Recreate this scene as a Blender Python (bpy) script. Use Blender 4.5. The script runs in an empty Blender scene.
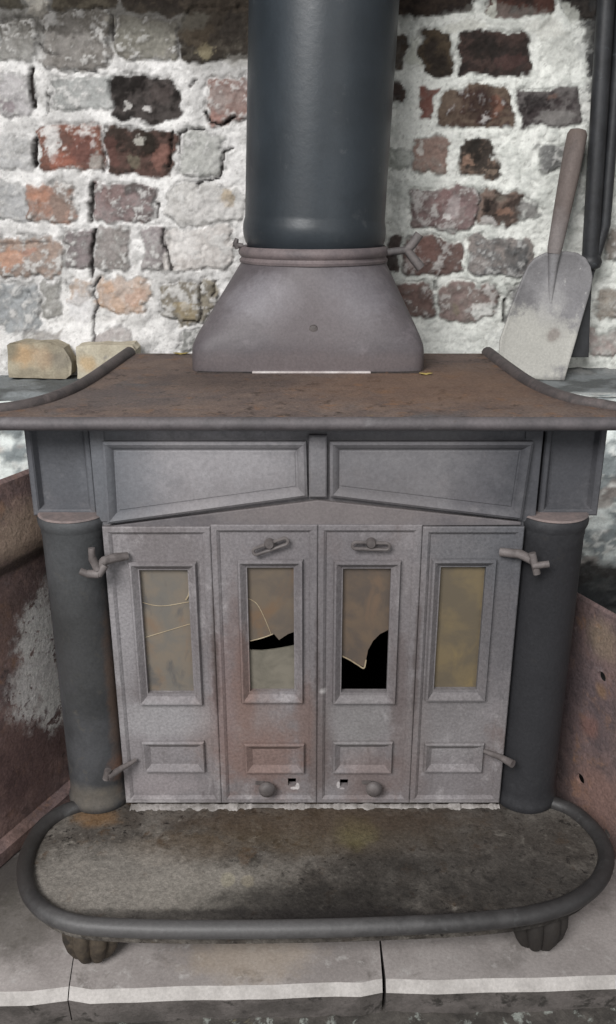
import bpy, bmesh, math, random
import numpy as np
from mathutils import Vector, Matrix
random.seed(4)
C = bpy.context.scene.collection
# ------------------------------------------------------------------ camera model
F, CX, CY, TH = 860.0, 308.0, 512.0, math.radians(20)
CT, ST = math.cos(TH), math.sin(TH)
CAMH = 0.972
def ray(x, y):
    u, v = (x-CX)/F, (y-CY)/F
    return Vector((u, CT - v*ST, -ST - v*CT))
O = Vector((0, 0, CAMH))
def W(x, y, Y):                       # point of the upright plane at depth Y
    d = ray(x, y); return O + d*(Y/d.y)
def G(x, y, z):                       # point of the level plane at height z
    d = ray(x, y); return O + d*((z-CAMH)/d.z)
def H(x, y, p, n):                    # point of any plane
    d = ray(x, y); return O + d*((Vector(p)-O).dot(n)/d.dot(n))
def proj(X, Y, Z):                    # numpy world -> pixel
    z = Z-CAMH
    dep = Y*CT - z*ST
    return CX + F*X/dep, CY - F*(Y*ST + z*CT)/dep

# ------------------------------------------------------------------ colour / materials
SAT = .74
def s2l(c):
    g = .3*c[0]+.59*c[1]+.11*c[2]; c = tuple(g+(v-g)*SAT for v in c)
    return tuple((v/255/12.92 if v/255 <= .04045 else ((v/255+.055)/1.055)**2.4) for v in c)
def col4(c): return (*s2l(c), 1)
class NT:
    def __init__(s, name):
        s.m = bpy.data.materials.new(name); s.m.use_nodes = True
        s.t = s.m.node_tree; s.n = s.t.nodes; s.l = s.t.links
        s.b = s.n['Principled BSDF']
        s.geo = s.n.new('ShaderNodeNewGeometry'); s.pos = s.geo.outputs['Position']
    def link(s, a, b): s.l.new(a, b)
    def noise(s, scale, detail=6, rough=.6, dist=0, stretch=None, off=(0,0,0)):
        mp = s.n.new('ShaderNodeMapping'); s.link(s.pos, mp.inputs[0])
        mp.inputs['Location'].default_value = off
        if stretch: mp.inputs['Scale'].default_value = stretch
        n = s.n.new('ShaderNodeTexNoise'); s.link(mp.outputs[0], n.inputs['Vector'])
        n.inputs['Scale'].default_value = scale; n.inputs['Detail'].default_value = detail
        n.inputs['Roughness'].default_value = rough; n.inputs['Distortion'].default_value = dist
        return n.outputs[0]
    def ramp(s, v, lo, hi):
        m = s.n.new('ShaderNodeMapRange'); m.interpolation_type = 'SMOOTHSTEP'
        s.link(v, m.inputs[0]); m.inputs[1].default_value = lo; m.inputs[2].default_value = hi
        return m.outputs[0]
    def math(s, op, a, b=None):
        m = s.n.new('ShaderNodeMath'); m.operation = op
        for i, q in enumerate((a, b)):
            if q is None: continue
            if isinstance(q, (int, float)): m.inputs[i].default_value = q
            else: s.link(q, m.inputs[i])
        return m.outputs[0]
    def mix(s, f, a, b):
        m = s.n.new('ShaderNodeMix'); m.data_type = 'RGBA'
        for i, q in ((0, f), (6, a), (7, b)):
            if isinstance(q, tuple): m.inputs[i].default_value = q
            elif isinstance(q, (int, float)): m.inputs[i].default_value = q
            else: s.link(q, m.inputs[i])
        return m.outputs[2]
    def spot(s, c, r, nz=None, soft=1.0, sc=(1,1,1)):
        """1 inside an ellipsoid round c, 0 outside, with a noisy edge"""
        a = s.n.new('ShaderNodeVectorMath'); a.operation = 'SUBTRACT'; s.link(s.pos, a.inputs[0]); a.inputs[1].default_value = tuple(c)
        b = s.n.new('ShaderNodeVectorMath'); b.operation = 'MULTIPLY'; s.link(a.outputs[0], b.inputs[0]); b.inputs[1].default_value = tuple(1/(r*k) for k in sc)
        l = s.n.new('ShaderNodeVectorMath'); l.operation = 'LENGTH'; s.link(b.outputs[0], l.inputs[0])
        v = l.outputs['Value']
        if nz is not None: v = s.math('ADD', v, s.math('MULTIPLY', s.math('SUBTRACT', nz, .5), 1.6))
        m = s.n.new('ShaderNodeMapRange'); m.interpolation_type = 'SMOOTHSTEP'
        s.link(v, m.inputs[0]); m.inputs[1].default_value = 1-soft*.5; m.inputs[2].default_value = 1+soft*.5
        m.inputs[3].default_value = 1; m.inputs[4].default_value = 0
        return m.outputs[0]
    def bump(s, h, strength=.4, dist=.004, prev=None):
        b = s.n.new('ShaderNodeBump'); b.inputs['Strength'].default_value = strength; b.inputs['Distance'].default_value = dist
        s.link(h, b.inputs['Height'])
        if prev: s.link(prev, b.inputs['Normal'])
        return b.outputs[0]

def surf(name, c1, c2, scale=18, rough=.75, metal=0.0, spec=.3, specks=None, speck_scale=160, layers=(), spots=(), bump=.35, grain=.12, stretch=None, flakes=()):
    """worn surface: two colours blended by noise, extra noise layers (colour, scale, lo, hi), local spots (centre, r, colour, strength, scale)"""
    t = NT(name)
    n1 = t.noise(scale, 8, .62, .2, stretch)
    col = t.mix(t.ramp(n1, .36, .64), col4(c1), col4(c2))
    for i, (c, sc, lo, hi) in enumerate(layers):
        nn = t.noise(sc, 8, .65, .3, stretch, (3.1*i+1, 1.7*i, .9*i))
        col = t.mix(t.ramp(nn, lo, hi), col, col4(c))
    nz = t.noise(38, 7, .68, 0, None, (5, 2, 1))
    for sp in spots:
        c, r, cc, st = sp[:4]; sc = sp[4] if len(sp) > 4 else (1,1,1); soft = sp[5] if len(sp) > 5 else 1.0
        m = t.spot(c, r, nz, soft, sc)
        col = t.mix(t.math('MULTIPLY', m, st), col, col4(cc))
    for (c, r_, cc, sc, ns) in flakes:
        m = t.math('MULTIPLY', t.spot(c, r_, nz, .7, sc), t.ramp(t.noise(ns*.62, 6, .72, .3), .43, .49))
        col = t.mix(m, col, col4(cc))
    fine = t.noise(240, 4, .7)
    g = t.math('ADD', t.math('MULTIPLY', t.math('SUBTRACT', fine, .5), grain*6), 1.0)
    mm = t.n.new('ShaderNodeVectorMath'); mm.operation = 'SCALE'; t.link(col, mm.inputs[0]); t.link(g, mm.inputs['Scale'])
    t.link(mm.outputs[0], t.b.inputs['Base Color'])
    t.b.inputs['Roughness'].default_value = rough; t.b.inputs['Metallic'].default_value = metal
    t.b.inputs['Specular IOR Level'].default_value = spec
    nb = t.bump(t.noise(90, 8, .7), bump, .003)
    t.link(nb, t.b.inputs['Normal'])
    return t.m

# ------------------------------------------------------------------ object helpers
def link(o, parent=None):
    C.objects.link(o)
    if parent is not None:
        o.parent = parent
        o.matrix_parent_inverse = world(parent).inverted()
    return o
def world(o):
    m = Matrix.Translation(o.location) @ o.rotation_euler.to_matrix().to_4x4()
    return m if o.parent is None else world(o.parent) @ o.matrix_parent_inverse @ m
def tag(o, label, cat, group=None, kind=None):
    if label: o['label'] = label
    if cat: o['category'] = cat
    if group: o['group'] = group
    if kind: o['kind'] = kind
    return o
def thing(name, label, cat, loc, group=None):
    o = bpy.data.objects.new(name, None); o.empty_display_size = .05
    o.location = loc; C.objects.link(o)
    return tag(o, label, cat, group)
def obj(name, bm, mats, parent=None, smooth=False, bevel=0, label=None, seg=2, angle=40):
    bmesh.ops.remove_doubles(bm, verts=bm.verts, dist=1e-6)
    bmesh.ops.recalc_face_normals(bm, faces=bm.faces)
    me = bpy.data.meshes.new(name); 
    # put the origin at the middle of the shape
    if bm.verts:
        c = sum((v.co for v in bm.verts), Vector())/len(bm.verts)
        for v in bm.verts: v.co -= c
    else: c = Vector()
    bm.to_mesh(me); bm.free()
    o = bpy.data.objects.new(name, me); o.location = c
    for m in (mats if isinstance(mats, (list, tuple)) else [mats]): me.materials.append(m)
    link(o, parent)
    if smooth:
        me.polygons.foreach_set('use_smooth', [True]*len(me.polygons))
        me.set_sharp_from_angle(angle=math.radians(angle))
    if bevel:
        b = o.modifiers.new('bevel', 'BEVEL'); b.width = bevel; b.segments = seg; b.limit_method = 'ANGLE'; b.angle_limit = math.radians(35)
    if label: o['label'] = label
    return o
def loft(bm, rings, cap0=False, cap1=False, closed=True, mat=0):
    rs = [[bm.verts.new(p) for p in r] for r in rings]
    n = len(rs[0])
    for a, b in zip(rs, rs[1:]):
        for i in range(n if closed else n-1):
            j = (i+1) % n
            f = bm.faces.new((a[i], a[j], b[j], b[i])); f.material_index = mat
    if cap0: bm.faces.new(list(reversed(rs[0]))).material_index = mat
    if cap1: bm.faces.new(rs[-1]).material_index = mat
    return rs
def box(bm, x0, x1, y0, y1, z0, z1, mat=0):
    r0 = [(x0,y0,z0),(x1,y0,z0),(x1,y1,z0),(x0,y1,z0)]
    loft(bm, [r0, [(x,y,z1) for x,y,_ in r0]], True, True, mat=mat)
def circle(c, r, n, ax=(0,0,1), ph=0, sy=1):
    ax = Vector(ax).normalized()
    u = ax.orthogonal().normalized()
    if abs(ax.z) > .8: u = Vector((1,0,0)) - ax*ax.x; u.normalize()
    w = ax.cross(u)
    return [Vector(c) + (u*math.cos(ph+2*math.pi*k/n) + w*sy*math.sin(ph+2*math.pi*k/n))*r for k in range(n)]
def tube(bm, pts, r, n=12, closed=False, caps=True, mat=0):
    pts = [Vector(p) for p in pts]; rr = r if isinstance(r, (list, tuple)) else [r]*len(pts)
    rings = []; prev = None
    for i, p in enumerate(pts):
        if closed: d = pts[(i+1) % len(pts)] - pts[i-1]
        else: d = pts[min(i+1, len(pts)-1)] - pts[max(i-1, 0)]
        d.normalize()
        if prev is None: u = d.orthogonal().normalized()
        else: u = (prev - d*prev.dot(d)).normalized()
        prev = u; w = d.cross(u)
        rings.append([p + (u*math.cos(2*math.pi*k/n) + w*math.sin(2*math.pi*k/n))*rr[i] for k in range(n)])
    if closed: rings.append(rings[0])
    loft(bm, rings, caps and not closed, caps and not closed, mat=mat)
def lathe(bm, prof, c, n=48, axis=(0,0,1), cap=True, mat=0):
    c = Vector(c); ax = Vector(axis).normalized()
    loft(bm, [circle(c + ax*h, r, n, ax) for r, h in prof], cap, cap, mat=mat)
def spline(pts, n=8, closed=False):
    P = [Vector(p) for p in pts]; out = []
    m = len(P)
    for i in range(m if closed else m-1):
        p1, p2 = P[i], P[(i+1) % m]
        p0 = P[i-1] if (closed or i) else p1*2-p2
        p3 = P[(i+2) % m] if (closed or i+2 < m) else p2*2-p1
        for k in range(n):
            t = k/n
            out.append(.5*((2*p1)+(p2-p0)*t+(2*p0-5*p1+4*p2-p3)*t*t+(3*p1-p0-3*p2+p3)*t**3))
    if not closed: out.append(P[-1].copy())
    return out
def grid_obj(name, co, nx, ny, mat, cols=None, parent=None, smooth=True):
    me = bpy.data.meshes.new(name)
    idx = np.arange(nx*ny).reshape(ny, nx)
    q = np.stack([idx[:-1,:-1], idx[:-1,1:], idx[1:,1:], idx[1:,:-1]], -1).reshape(-1, 4)
    me.vertices.add(nx*ny); me.vertices.foreach_set('co', co.astype(np.float32).ravel())
    me.loops.add(q.size); me.loops.foreach_set('vertex_index', q.astype(np.int32).ravel())
    me.polygons.add(len(q)); me.polygons.foreach_set('loop_start', np.arange(0, q.size, 4, dtype=np.int32))
    me.polygons.foreach_set('use_smooth', np.full(len(q), smooth))
    me.update(calc_edges=True)
    if cols is not None:
        a = me.color_attributes.new('Col', 'FLOAT_COLOR', 'POINT')
        a.data.foreach_set('color', np.concatenate([cols, np.ones((len(cols), 1))], 1).astype(np.float32).ravel())
    me.materials.append(mat)
    o = bpy.data.objects.new(name, me); link(o, parent); return o

# ------------------------------------------------------------------ numpy noise
rng = np.random.default_rng(11)
LAT = rng.random((256, 256))
def vnoise(x, y):
    xi = np.floor(x).astype(int); yi = np.floor(y).astype(int)
    fx = x-xi; fy = y-yi; fx = fx*fx*(3-2*fx); fy = fy*fy*(3-2*fy)
    a = LAT[xi % 256, yi % 256]; b = LAT[(xi+1) % 256, yi % 256]; c = LAT[xi % 256, (yi+1) % 256]; d = LAT[(xi+1) % 256, (yi+1) % 256]
    return (a*(1-fx)+b*fx)*(1-fy) + (c*(1-fx)+d*fx)*fy
def fbm(x, y, o=5, g=.55):
    s = 0; a = 1; n = 0
    for k in range(o):
        ca, sa = math.cos(.7+1.1*k), math.sin(.7+1.1*k); xr, yr = x*ca-y*sa, x*sa+y*ca
        s = s + a*vnoise(xr*2**k+17.3*k+400, yr*2**k+9.1*k+400); n += a; a *= g
    return s/n
def sstep(v, lo, hi):
    t = np.clip((v-lo)/(hi-lo), 0, 1); return t*t*(3-2*t)
def lin(c): return np.array(s2l(c))

# ================================================================== SETTING : brick wall
YW = 1.72
LEDGE = CAMH - .325
YL = 1.51
# bricks seen in the wall: x0,y0,x1,y1 | main colour | second colour | how bare of whitewash 0..1 | relief
BR = [
 # left, top sooty course
 (-4,20,38,62,(150,148,142),(120,116,108),.8,.3),(42,10,112,70,(142,137,131),(112,106,98),.85,.5),(116,18,178,62,(140,136,124),(112,106,94),.85,.4),
 (180,8,252,62,(88,82,72),(56,50,44),1,-.2),(52,-16,118,10,(62,55,46),(88,80,66),1,-.3),(120,-22,250,14,(52,45,40),(76,66,55),1,-.4),(-20,-24,24,10,(92,86,72),(70,64,52),.9,-.2),
 (-8,74,33,120,(188,184,184),(150,146,146),.7,.3),(50,76,112,112,(172,174,171),(148,149,146),.75,.4),(110,76,178,121,(78,71,68),(42,37,35),1,-.4),
 (204,80,252,124,(158,136,128),(140,104,94),.9,.5),
 (-8,137,33,172,(190,189,188),(164,163,160),.6,.4),(38,127,104,172,(112,80,70),(146,92,74),1,.2),(105,128,173,175,(98,72,64),(64,52,46),1,0),
 (179,130,225,181,(188,188,182),(168,169,163),.75,.5),
 (-6,185,38,222,(180,180,180),(156,156,154),.6,.3),(26,184,78,223,(166,126,108),(140,124,114),.85,.3),(92,184,158,224,(146,126,124),(110,98,96),.9,.3),
 (170,186,242,226,(204,202,198),(184,180,174),.6,.4),
 (-6,238,58,277,(176,150,134),(150,134,124),.85,.4),(60,230,91,268,(142,130,130),(118,110,108),.85,.3),(94,228,127,270,(154,146,142),(126,120,114),.8,.3),
 (140,230,170,271,(158,148,148),(136,128,126),.8,.3),(164,228,236,270,(214,209,204),(196,188,182),.6,.5),
 (-6,282,40,330,(168,172,174),(150,153,154),.75,.4),(42,280,63,318,(152,150,144),(138,136,130),.8,.3),(70,280,93,302,(188,168,152),(176,160,150),.8,.2),
 (97,276,150,313,(192,172,158),(196,160,132),.85,.4),(162,281,215,323,(152,142,122),(134,126,112),.95,.6),
 (97,328,133,350,(178,170,167),(160,152,148),.7,.2),(179,329,202,350,(152,152,147),(134,134,130),.8,.2),(30,330,66,350,(166,161,156),(152,148,142),.7,.2),
 # right
 (384,-26,478,16,(50,42,39),(66,54,46),1,-.4),(486,-26,560,17,(56,42,38),(84,54,46),1,-.4),(566,-26,640,20,(44,40,38),(60,54,50),1,-.4),
 (380,32,407,75,(84,72,62),(66,56,50),.95,-.2),(421,28,452,75,(58,50,44),(84,70,54),1,-.3),(457,31,530,78,(54,46,43),(74,57,52),1,-.3),
 (582,20,610,48,(98,98,94),(76,76,74),.9,0),(588,52,606,78,(48,46,46),(60,60,58),1,-.2),
 (385,88,403,104,(86,70,64),(70,58,54),.9,0),(419,88,436,120,(128,82,72),(100,70,62),.95,0),(440,87,514,128,(104,86,72),(70,46,42),1,.1),(520,88,582,129,(66,58,58),(104,98,96),1,0),
 (411,138,450,172,(150,122,110),(136,112,100),.9,.4),(460,140,500,178,(66,58,52),(128,104,88),1,0),(541,141,570,173,(120,120,118),(100,100,98),.85,.3),(383,145,409,168,(168,172,163),(150,154,146),.6,.2),
 (412,187,480,229,(138,114,112),(120,98,95),.9,.5),(478,189,521,226,(74,62,56),(128,106,94),1,.1),(518,200,540,220,(140,138,134),(120,120,116),.7,.1),
 (383,236,399,273,(92,80,75),(76,66,62),.95,0),(402,238,465,276,(120,94,87),(104,80,74),.95,.4),(470,237,532,276,(144,134,128),(96,94,94),.95,.4),(602,230,640,262,(152,142,132),(130,122,114),.8,.3),
 (394,284,433,319,(122,96,89),(106,83,77),.95,.3),(436,284,496,321,(138,117,111),(122,104,97),.95,.4),(504,283,520,332,(130,128,128),(110,108,108),.85,.1),(594,284,640,322,(154,144,132),(136,126,114),.85,.3),
 (586,330,640,356,(176,160,154),(156,146,140),.8,.2),
]
# the same rows carried on where the photograph does not reach
for ry in range(-330, 372, 50):
    off = random.uniform(0, 40) + (34 if (ry//50) % 2 else 0)
    x = -460 + off
    while x < 1100:
        wd = random.choice([66, 68, 70, 40])
        mid = (x + wd/2)
        if ry < -60 or mid < -30 or 252 < mid < 380 or mid > 650:
            if not (ry > -60 and (x < 250 < x+wd or x < 385 < x+wd)):
                k = random.choice([((140,112,108),(120,92,84)),((150,144,138),(130,124,118)),((84,70,64),(60,52,48)),((180,176,170),(160,156,150))])
                if ry < -60: k = ((60,50,46),(84,66,58))
                BR.append((x, ry, x+wd, ry+41, k[0], k[1], .85, .2))
        x += wd + 8
# open joints and cracks: polyline, width, darkness
CR = [([(31,68),(32,90),(34,106)],4.5,1),([(48,88),(49,108),(45,118)],1.6,.6),([(35,140),(35,166)],4.2,1),([(172,131),(171,150),(169,166)],2.4,.9),
 ([(179,152),(179,134),(186,130),(204,129)],2.2,.8),([(233,148),(224,152),(223,166),(218,178),(202,181)],2.2,.85),([(205,112),(210,122),(222,125),(236,116)],2.8,.95),
 ([(93,184),(91,200),(90,221)],4,.95),([(158,204),(157,218)],2.6,.8),([(95,230),(91,252),(92,276)],3.6,.95),([(163,230),(162,240),(167,254),(172,270)],3,.9),
 ([(99,278),(93,288),(93,296),(98,305),(93,318),(96,335),(99,346)],2.4,.8),([(201,283),(199,300),(202,312),(199,322),(184,320)],2,.75),([(214,282),(213,296)],2,.7),
 ([(113,16),(113,40)],2.4,.8),([(40,44),(44,52),(62,56)],2,.5),([(74,72),(80,69),(98,72)],1.8,.6),([(0,62),(20,60)],1,.2),([(196,80),(190,86)],3,.7),
 ([(24,300),(28,292),(36,300)],1.6,.4),([(128,318),(116,330)],1.4,.3),([(200,182),(198,188)],2.5,.6),([(104,152),(103,172)],2.5,.6),([(0,244),(50,242)],2,.4),
 ([(505,300),(504,322)],3.5,.8),([(500,144),(497,150)],1.5,.4),([(434,282),(436,290)],3,.6)]
# local colouring: x,y,rx,ry,colour,strength
SP = [(38,8,13,9,(178,172,160),.9),(112,22,5,6,(188,182,168),.85),(120,20,130,16,(60,54,46),.55),(215,26,40,30,(66,56,46),.5),(145,40,30,18,(140,138,126),.4),
 (208,48,8,9,(150,138,104),.7),(200,36,16,10,(86,72,54),.4),(232,30,12,20,(52,46,42),.6),(190,20,16,8,(110,106,94),.4),(240,62,14,8,(150,146,138),.5),(124,104,5,4,(200,196,190),.9),(147,106,5,4,(205,200,196),.9),(126,86,18,9,(38,34,32),.7),(160,92,12,10,(96,84,80),.5),
 (122,116,10,5,(44,40,38),.7),(50,142,7,16,(214,210,206),.95),(55,152,5,9,(212,208,204),.9),(62,160,14,10,(178,102,80),.6),(82,150,14,16,(130,80,72),.5),(94,164,9,8,(170,168,160),.7),
 (150,143,9,14,(48,42,36),.85),(134,162,5,7,(120,112,92),.7),(160,156,10,12,(158,106,92),.6),(112,150,6,14,(116,74,66),.5),(140,140,6,5,(196,192,180),.8),
 (40,196,10,8,(196,134,104),.6),(60,206,13,12,(140,126,116),.6),(138,190,18,7,(90,84,82),.7),(130,186,8,5,(66,62,58),.5),(112,196,12,10,(152,118,112),.4),(225,198,5,11,(192,170,138),.8),
 (8,258,13,10,(214,154,122),.7),(26,251,8,4,(204,138,112),.5),(112,286,9,10,(214,164,126),.5),(137,295,9,9,(206,152,122),.4),(118,304,8,8,(212,166,128),.4),(188,310,12,10,(176,152,104),.5),(204,210,30,12,(214,210,206),.5),
 (82,306,12,16,(218,216,216),.8),(185,245,14,10,(224,220,216),.6),(0,165,30,8,(196,196,196),.5),(7,108,6,5,(128,104,112),.5),
 (214,116,10,6,(178,120,106),.5),(216,98,12,12,(172,160,154),.5),
 (494,106,7,11,(140,90,70),.6),(480,104,14,14,(52,36,34),.6),(450,104,10,14,(124,104,88),.5),(536,104,14,8,(38,34,34),.6),(553,98,5,3,(126,92,78),.5),(555,120,20,8,(138,134,130),.7),
 (484,50,24,10,(40,36,33),.7),(510,62,14,8,(92,62,58),.5),(470,68,16,6,(42,38,36),.5),(414,56,8,16,(196,198,184),.9),(420,36,5,8,(70,64,56),.5),(440,64,12,8,(44,38,34),.5),(466,27,28,5,(206,206,194),.7),
 (560,48,22,20,(164,166,158),.45),(548,30,20,10,(208,208,198),.6),(583,48,8,10,(188,190,186),.7),(574,14,8,9,(184,186,176),.8),(494,10,5,8,(196,198,184),.85),(588,110,8,16,(206,206,200),.7),
 (421,148,4,8,(214,208,200),.8),(470,160,6,5,(164,126,104),.7),(478,150,8,10,(40,37,34),.7),(490,168,7,4,(158,134,114),.6),(452,206,8,10,(196,184,182),.6),(448,214,5,4,(222,218,214),.8),(440,196,8,8,(156,108,104),.4),
 (488,206,7,7,(40,36,34),.8),(507,212,7,6,(158,118,98),.7),(490,222,8,4,(196,192,188),.7),(502,196,8,5,(126,118,106),.5),(420,222,8,5,(128,118,110),.5),(512,256,14,12,(92,92,92),.7),(500,240,10,6,(88,88,88),.5),(480,262,8,10,(164,154,148),.5),
 (414,262,8,6,(208,200,196),.4),(424,250,14,12,(150,104,94),.4),(484,312,14,9,(214,214,208),.95),(478,304,6,5,(216,214,208),.8),(455,306,6,6,(150,140,112),.5),(500,18,60,12,(208,208,198),.15),
 (602,55,15,75,(66,66,66),.8),(590,160,7,50,(112,116,110),.6),(596,215,8,30,(104,106,102),.6),(530,340,50,18,(206,208,204),.5),(440,340,40,14,(204,206,200),.4)]

def brick_field(PX, PY):
    """colour and relief of the wall at drawn positions PX, PY (numpy)"""
    wx = PX + (fbm(PX/24, PY/24, 4)-.5)*18 + (fbm(PX/7+40, PY/7, 3)-.5)*9
    wy = PY + (fbm(PX/24+90, PY/24+31, 4)-.5)*16 + (fbm(PX/7+11, PY/7+70, 3)-.5)*8
    n1 = fbm(PX/26+5, PY/26+8, 5, .6); n2 = fbm(PX/7+50, PY/7+3, 4, .65); n3 = fbm(PX/60+2, PY/60+77, 3)
    n4 = fbm(PX/3.4+8, PY/3.4+20, 3, .7)
    right = sstep(PX, 330, 380)[:, None]
    white = lin((236,234,231))*(1-right) + lin((234,236,228))*right
    grey = lin((192,190,187))*(1-right) + lin((198,202,194))*right
    m = sstep(n1*.6+n2*.4, .42, .62)[:, None]
    col = white*(1-m*.75) + grey*m*.75
    spk = sstep(n4, .66, .76)[:, None]; col = col*(1-spk*.35) + lin((120,116,108))*spk*.35
    # old soot towards the top left
    so = (sstep(-PY + (n3-.5)*60, -72, -15)*(1-sstep(PX, 300, 420)))[:, None]*.75
    col = col*(1-so) + lin((84,80,70))*so
    so = (sstep(-PY + (n3-.5)*40, -40, 20)*sstep(PX, 380, 400)*(1-sstep(PX, 425, 455)))[:, None]*.8
    col = col*(1-so) + lin((72,68,60))*so
    h = (n1-.5)*.020 + (n2-.5)*.006 + .045*sstep(PY, 322, 346)*(1-sstep(PX, 128, 165))
    for (x0, y0, x1, y1, c1, c2, bare, rel) in BR:
        cx, cy, hx, hy = (x0+x1)/2, (y0+y1)/2, (x1-x0)/2, (y1-y0)/2
        sel = np.where((np.abs(PX-cx) < hx+16) & (np.abs(PY-cy) < hy+16))[0]
        if not len(sel): continue
        r = min(hx, hy)*.38
        qx = np.abs(wx[sel]-cx)-hx+r; qy = np.abs(wy[sel]-cy)-hy+r
        d = np.hypot(np.maximum(qx, 0), np.maximum(qy, 0)) + np.minimum(np.maximum(qx, qy), 0) - r
        a = 1-sstep(d, -2.2, .8)
        a2 = a*(1 - (1-bare)*sstep(n2[sel], .45, .6))
        k = sstep(n1[sel]*.5+n2[sel]*.5, .40, .60)[:, None]
        bc = lin(c1)*(1-k) + lin(c2)*k
        bc = bc*(.80 + .45*n4[sel])[:, None]
        # remains of whitewash on the brick
        wv = n1[sel]*.35+n2[sel]*.45+n4[sel]*.2; ww = (sstep(wv, .53, .64)*(.75 if PX[sel].mean() < 300 else .5))[:, None]
        if c1[0] > 100: bc = bc*(1-ww) + lin((222,220,216))*ww
        col[sel] = col[sel]*(1-a2[:, None]) + bc*a2[:, None]
        edge = np.exp(-(d+.2)**2/2.2)                       # the arris shadow line
        dk = .42 if rel > 0 else .25
        col[sel] *= (1-dk*edge*(sstep(n2[sel], .35, .6)))[:, None]
        h[sel] += a*(.007*rel - (n1[sel]-.5)*.008 + (n2[sel]-.5)*.003) + (-.006*edge*sstep(n1[sel], .35, .6))
    for (x, y, rx, ry, c, s) in SP:
        sel = np.where((np.abs(PX-x) < rx*2) & (np.abs(PY-y) < ry*2))[0]
        if not len(sel): continue
        q = np.hypot((wx[sel]-x)/rx, (wy[sel]-y)/ry) + (n4[sel]-.5)*.9 + (n2[sel]-.5)*.6
        a = ((1-sstep(q, .72, 1.12))*s)[:, None]
        col[sel] = col[sel]*(1-a) + lin(c)*(.85+.3*n4[sel])[:, None]*a
    for (pl, wd, dk) in CR:
        X = np.array([p[0] for p in pl]); Y = np.array([p[1] for p in pl])
        sel = np.where((PX > X.min()-10) & (PX < X.max()+10) & (PY > Y.min()-10) & (PY < Y.max()+10))[0]
        if not len(sel): continue
        px = PX[sel]+(n2[sel]-.5)*5; py = PY[sel]+(n4[sel]-.5)*3; dm = np.full(len(sel), 1e9)
        for i in range(len(pl)-1):
            ax, ay, bx, by = X[i], Y[i], X[i+1], Y[i+1]
            t = np.clip(((px-ax)*(bx-ax)+(py-ay)*(by-ay))/((bx-ax)**2+(by-ay)**2+1e-9), 0, 1)
            dm = np.minimum(dm, np.hypot(px-ax-t*(bx-ax), py-ay-t*(by-ay)))
        a = (1-sstep(dm, wd*.25, wd*.75))*dk
        col[sel] = col[sel]*(1-a[:, None]) + lin((46,40,38))*a[:, None]
        h[sel] -= a*.012
    return np.clip(col, .004, .92), h

def wall_mat(name):
    t = NT(name)
    a = t.n.new('ShaderNodeVertexColor'); a.layer_name = 'Col'
    n = t.noise(150, 6, .7)
    g = t.math('ADD', t.math('MULTIPLY', t.math('SUBTRACT', n, .5), .75), 1.0)
    mm = t.n.new('ShaderNodeVectorMath'); mm.operation = 'SCALE'; t.link(a.outputs[0], mm.inputs[0]); t.link(g, mm.inputs['Scale'])
    t.link(mm.outputs[0], t.b.inputs['Base Color'])
    t.b.inputs['Roughness'].default_value = .9; t.b.inputs['Specular IOR Level'].default_value = .15
    t.link(t.bump(t.noise(110, 8, .7), .6, .006), t.b.inputs['Normal'])
    return t.m
def yl(x): return YL - .055*sstep(-x, .2, .42)
M_wall = wall_mat('whitewashed_brick')
st = .0029
xs = np.arange(-.93, .93+st, st); zs = np.arange(LEDGE-.01, CAMH+.62, st)
XX, ZZ = np.meshgrid(xs, zs); XX = XX.ravel(); ZZ = ZZ.ravel()
PX, PY = proj(XX, np.full_like(XX, YW), ZZ)
col, h = brick_field(PX, PY)
wall = grid_obj('wall_back', np.stack([XX, YW - h, ZZ], 1), len(xs), len(zs), M_wall, col); wall['kind'] = 'structure'

# lower wall under the ledge: thick whitewash, near black low down
st2 = .005
xs = np.arange(-.93, .93+st2, st2); zs = np.arange(-.06, LEDGE+.001, st2)
XX, ZZ = np.meshgrid(xs, zs); XX = XX.ravel(); ZZ = ZZ.ravel()
n1 = fbm(XX*22+3, ZZ*34+9, 5); n2 = fbm(XX*70+3, ZZ*90+9, 4); n3 = fbm(XX*14+33, ZZ*24+5, 3)
m = sstep(n1, .42, .6)[:, None]
col = lin((232,240,236))*(1-m) + lin((146,156,158))*m
m = sstep(n3, .56, .66)[:, None]*.6; col = col*(1-m) + lin((168,146,134))*m
m = sstep(n2, .58, .7)[:, None]*.7; col = col*(1-m) + lin((244,246,240))*m
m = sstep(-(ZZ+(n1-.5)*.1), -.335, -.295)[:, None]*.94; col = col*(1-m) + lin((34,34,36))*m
lw = grid_obj('wall_back', np.stack([XX, yl(XX) - (n1-.5)*.02 - (n2-.5)*.008, ZZ], 1), len(xs), len(zs), M_wall, col); lw['kind'] = 'structure'
# ledge top
xs = np.arange(-.93, .93+st2, st2); ys = np.arange(YL-.004, YW+.02, st2)
XX, YY = np.meshgrid(xs, ys); XX = XX.ravel(); YY = YY.ravel()
n1 = fbm(XX*20+3, YY*20+9, 5); n2 = fbm(XX*80+3, YY*80+9, 4)
m = sstep(n1, .4, .6)[:, None]
col = lin((136,142,144))*(1-m) + lin((104,108,108))*m
m = (sstep(YW-YY, .06, -.0)*sstep(n2, .3, .6))[:, None]*.5; col = col*(1-m) + lin((170,168,164))*m
m = (1-sstep(YY+(n2-.5)*.012, YL+.000, YL+.014))[:, None]*.8; col = col*(1-m) + lin((200,202,196))*m
YY = yl(XX)-.004 + (YY-(YL-.004))*(YW+.02-yl(XX)+.004)/(YW+.02-YL+.004)
lz = LEDGE + (n2-.5)*.004 + sstep(YY, YW-.05, YW)*.012*n1
lz = lz - (1-sstep(YY, YL-.004, YL+.01))*.006
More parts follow.
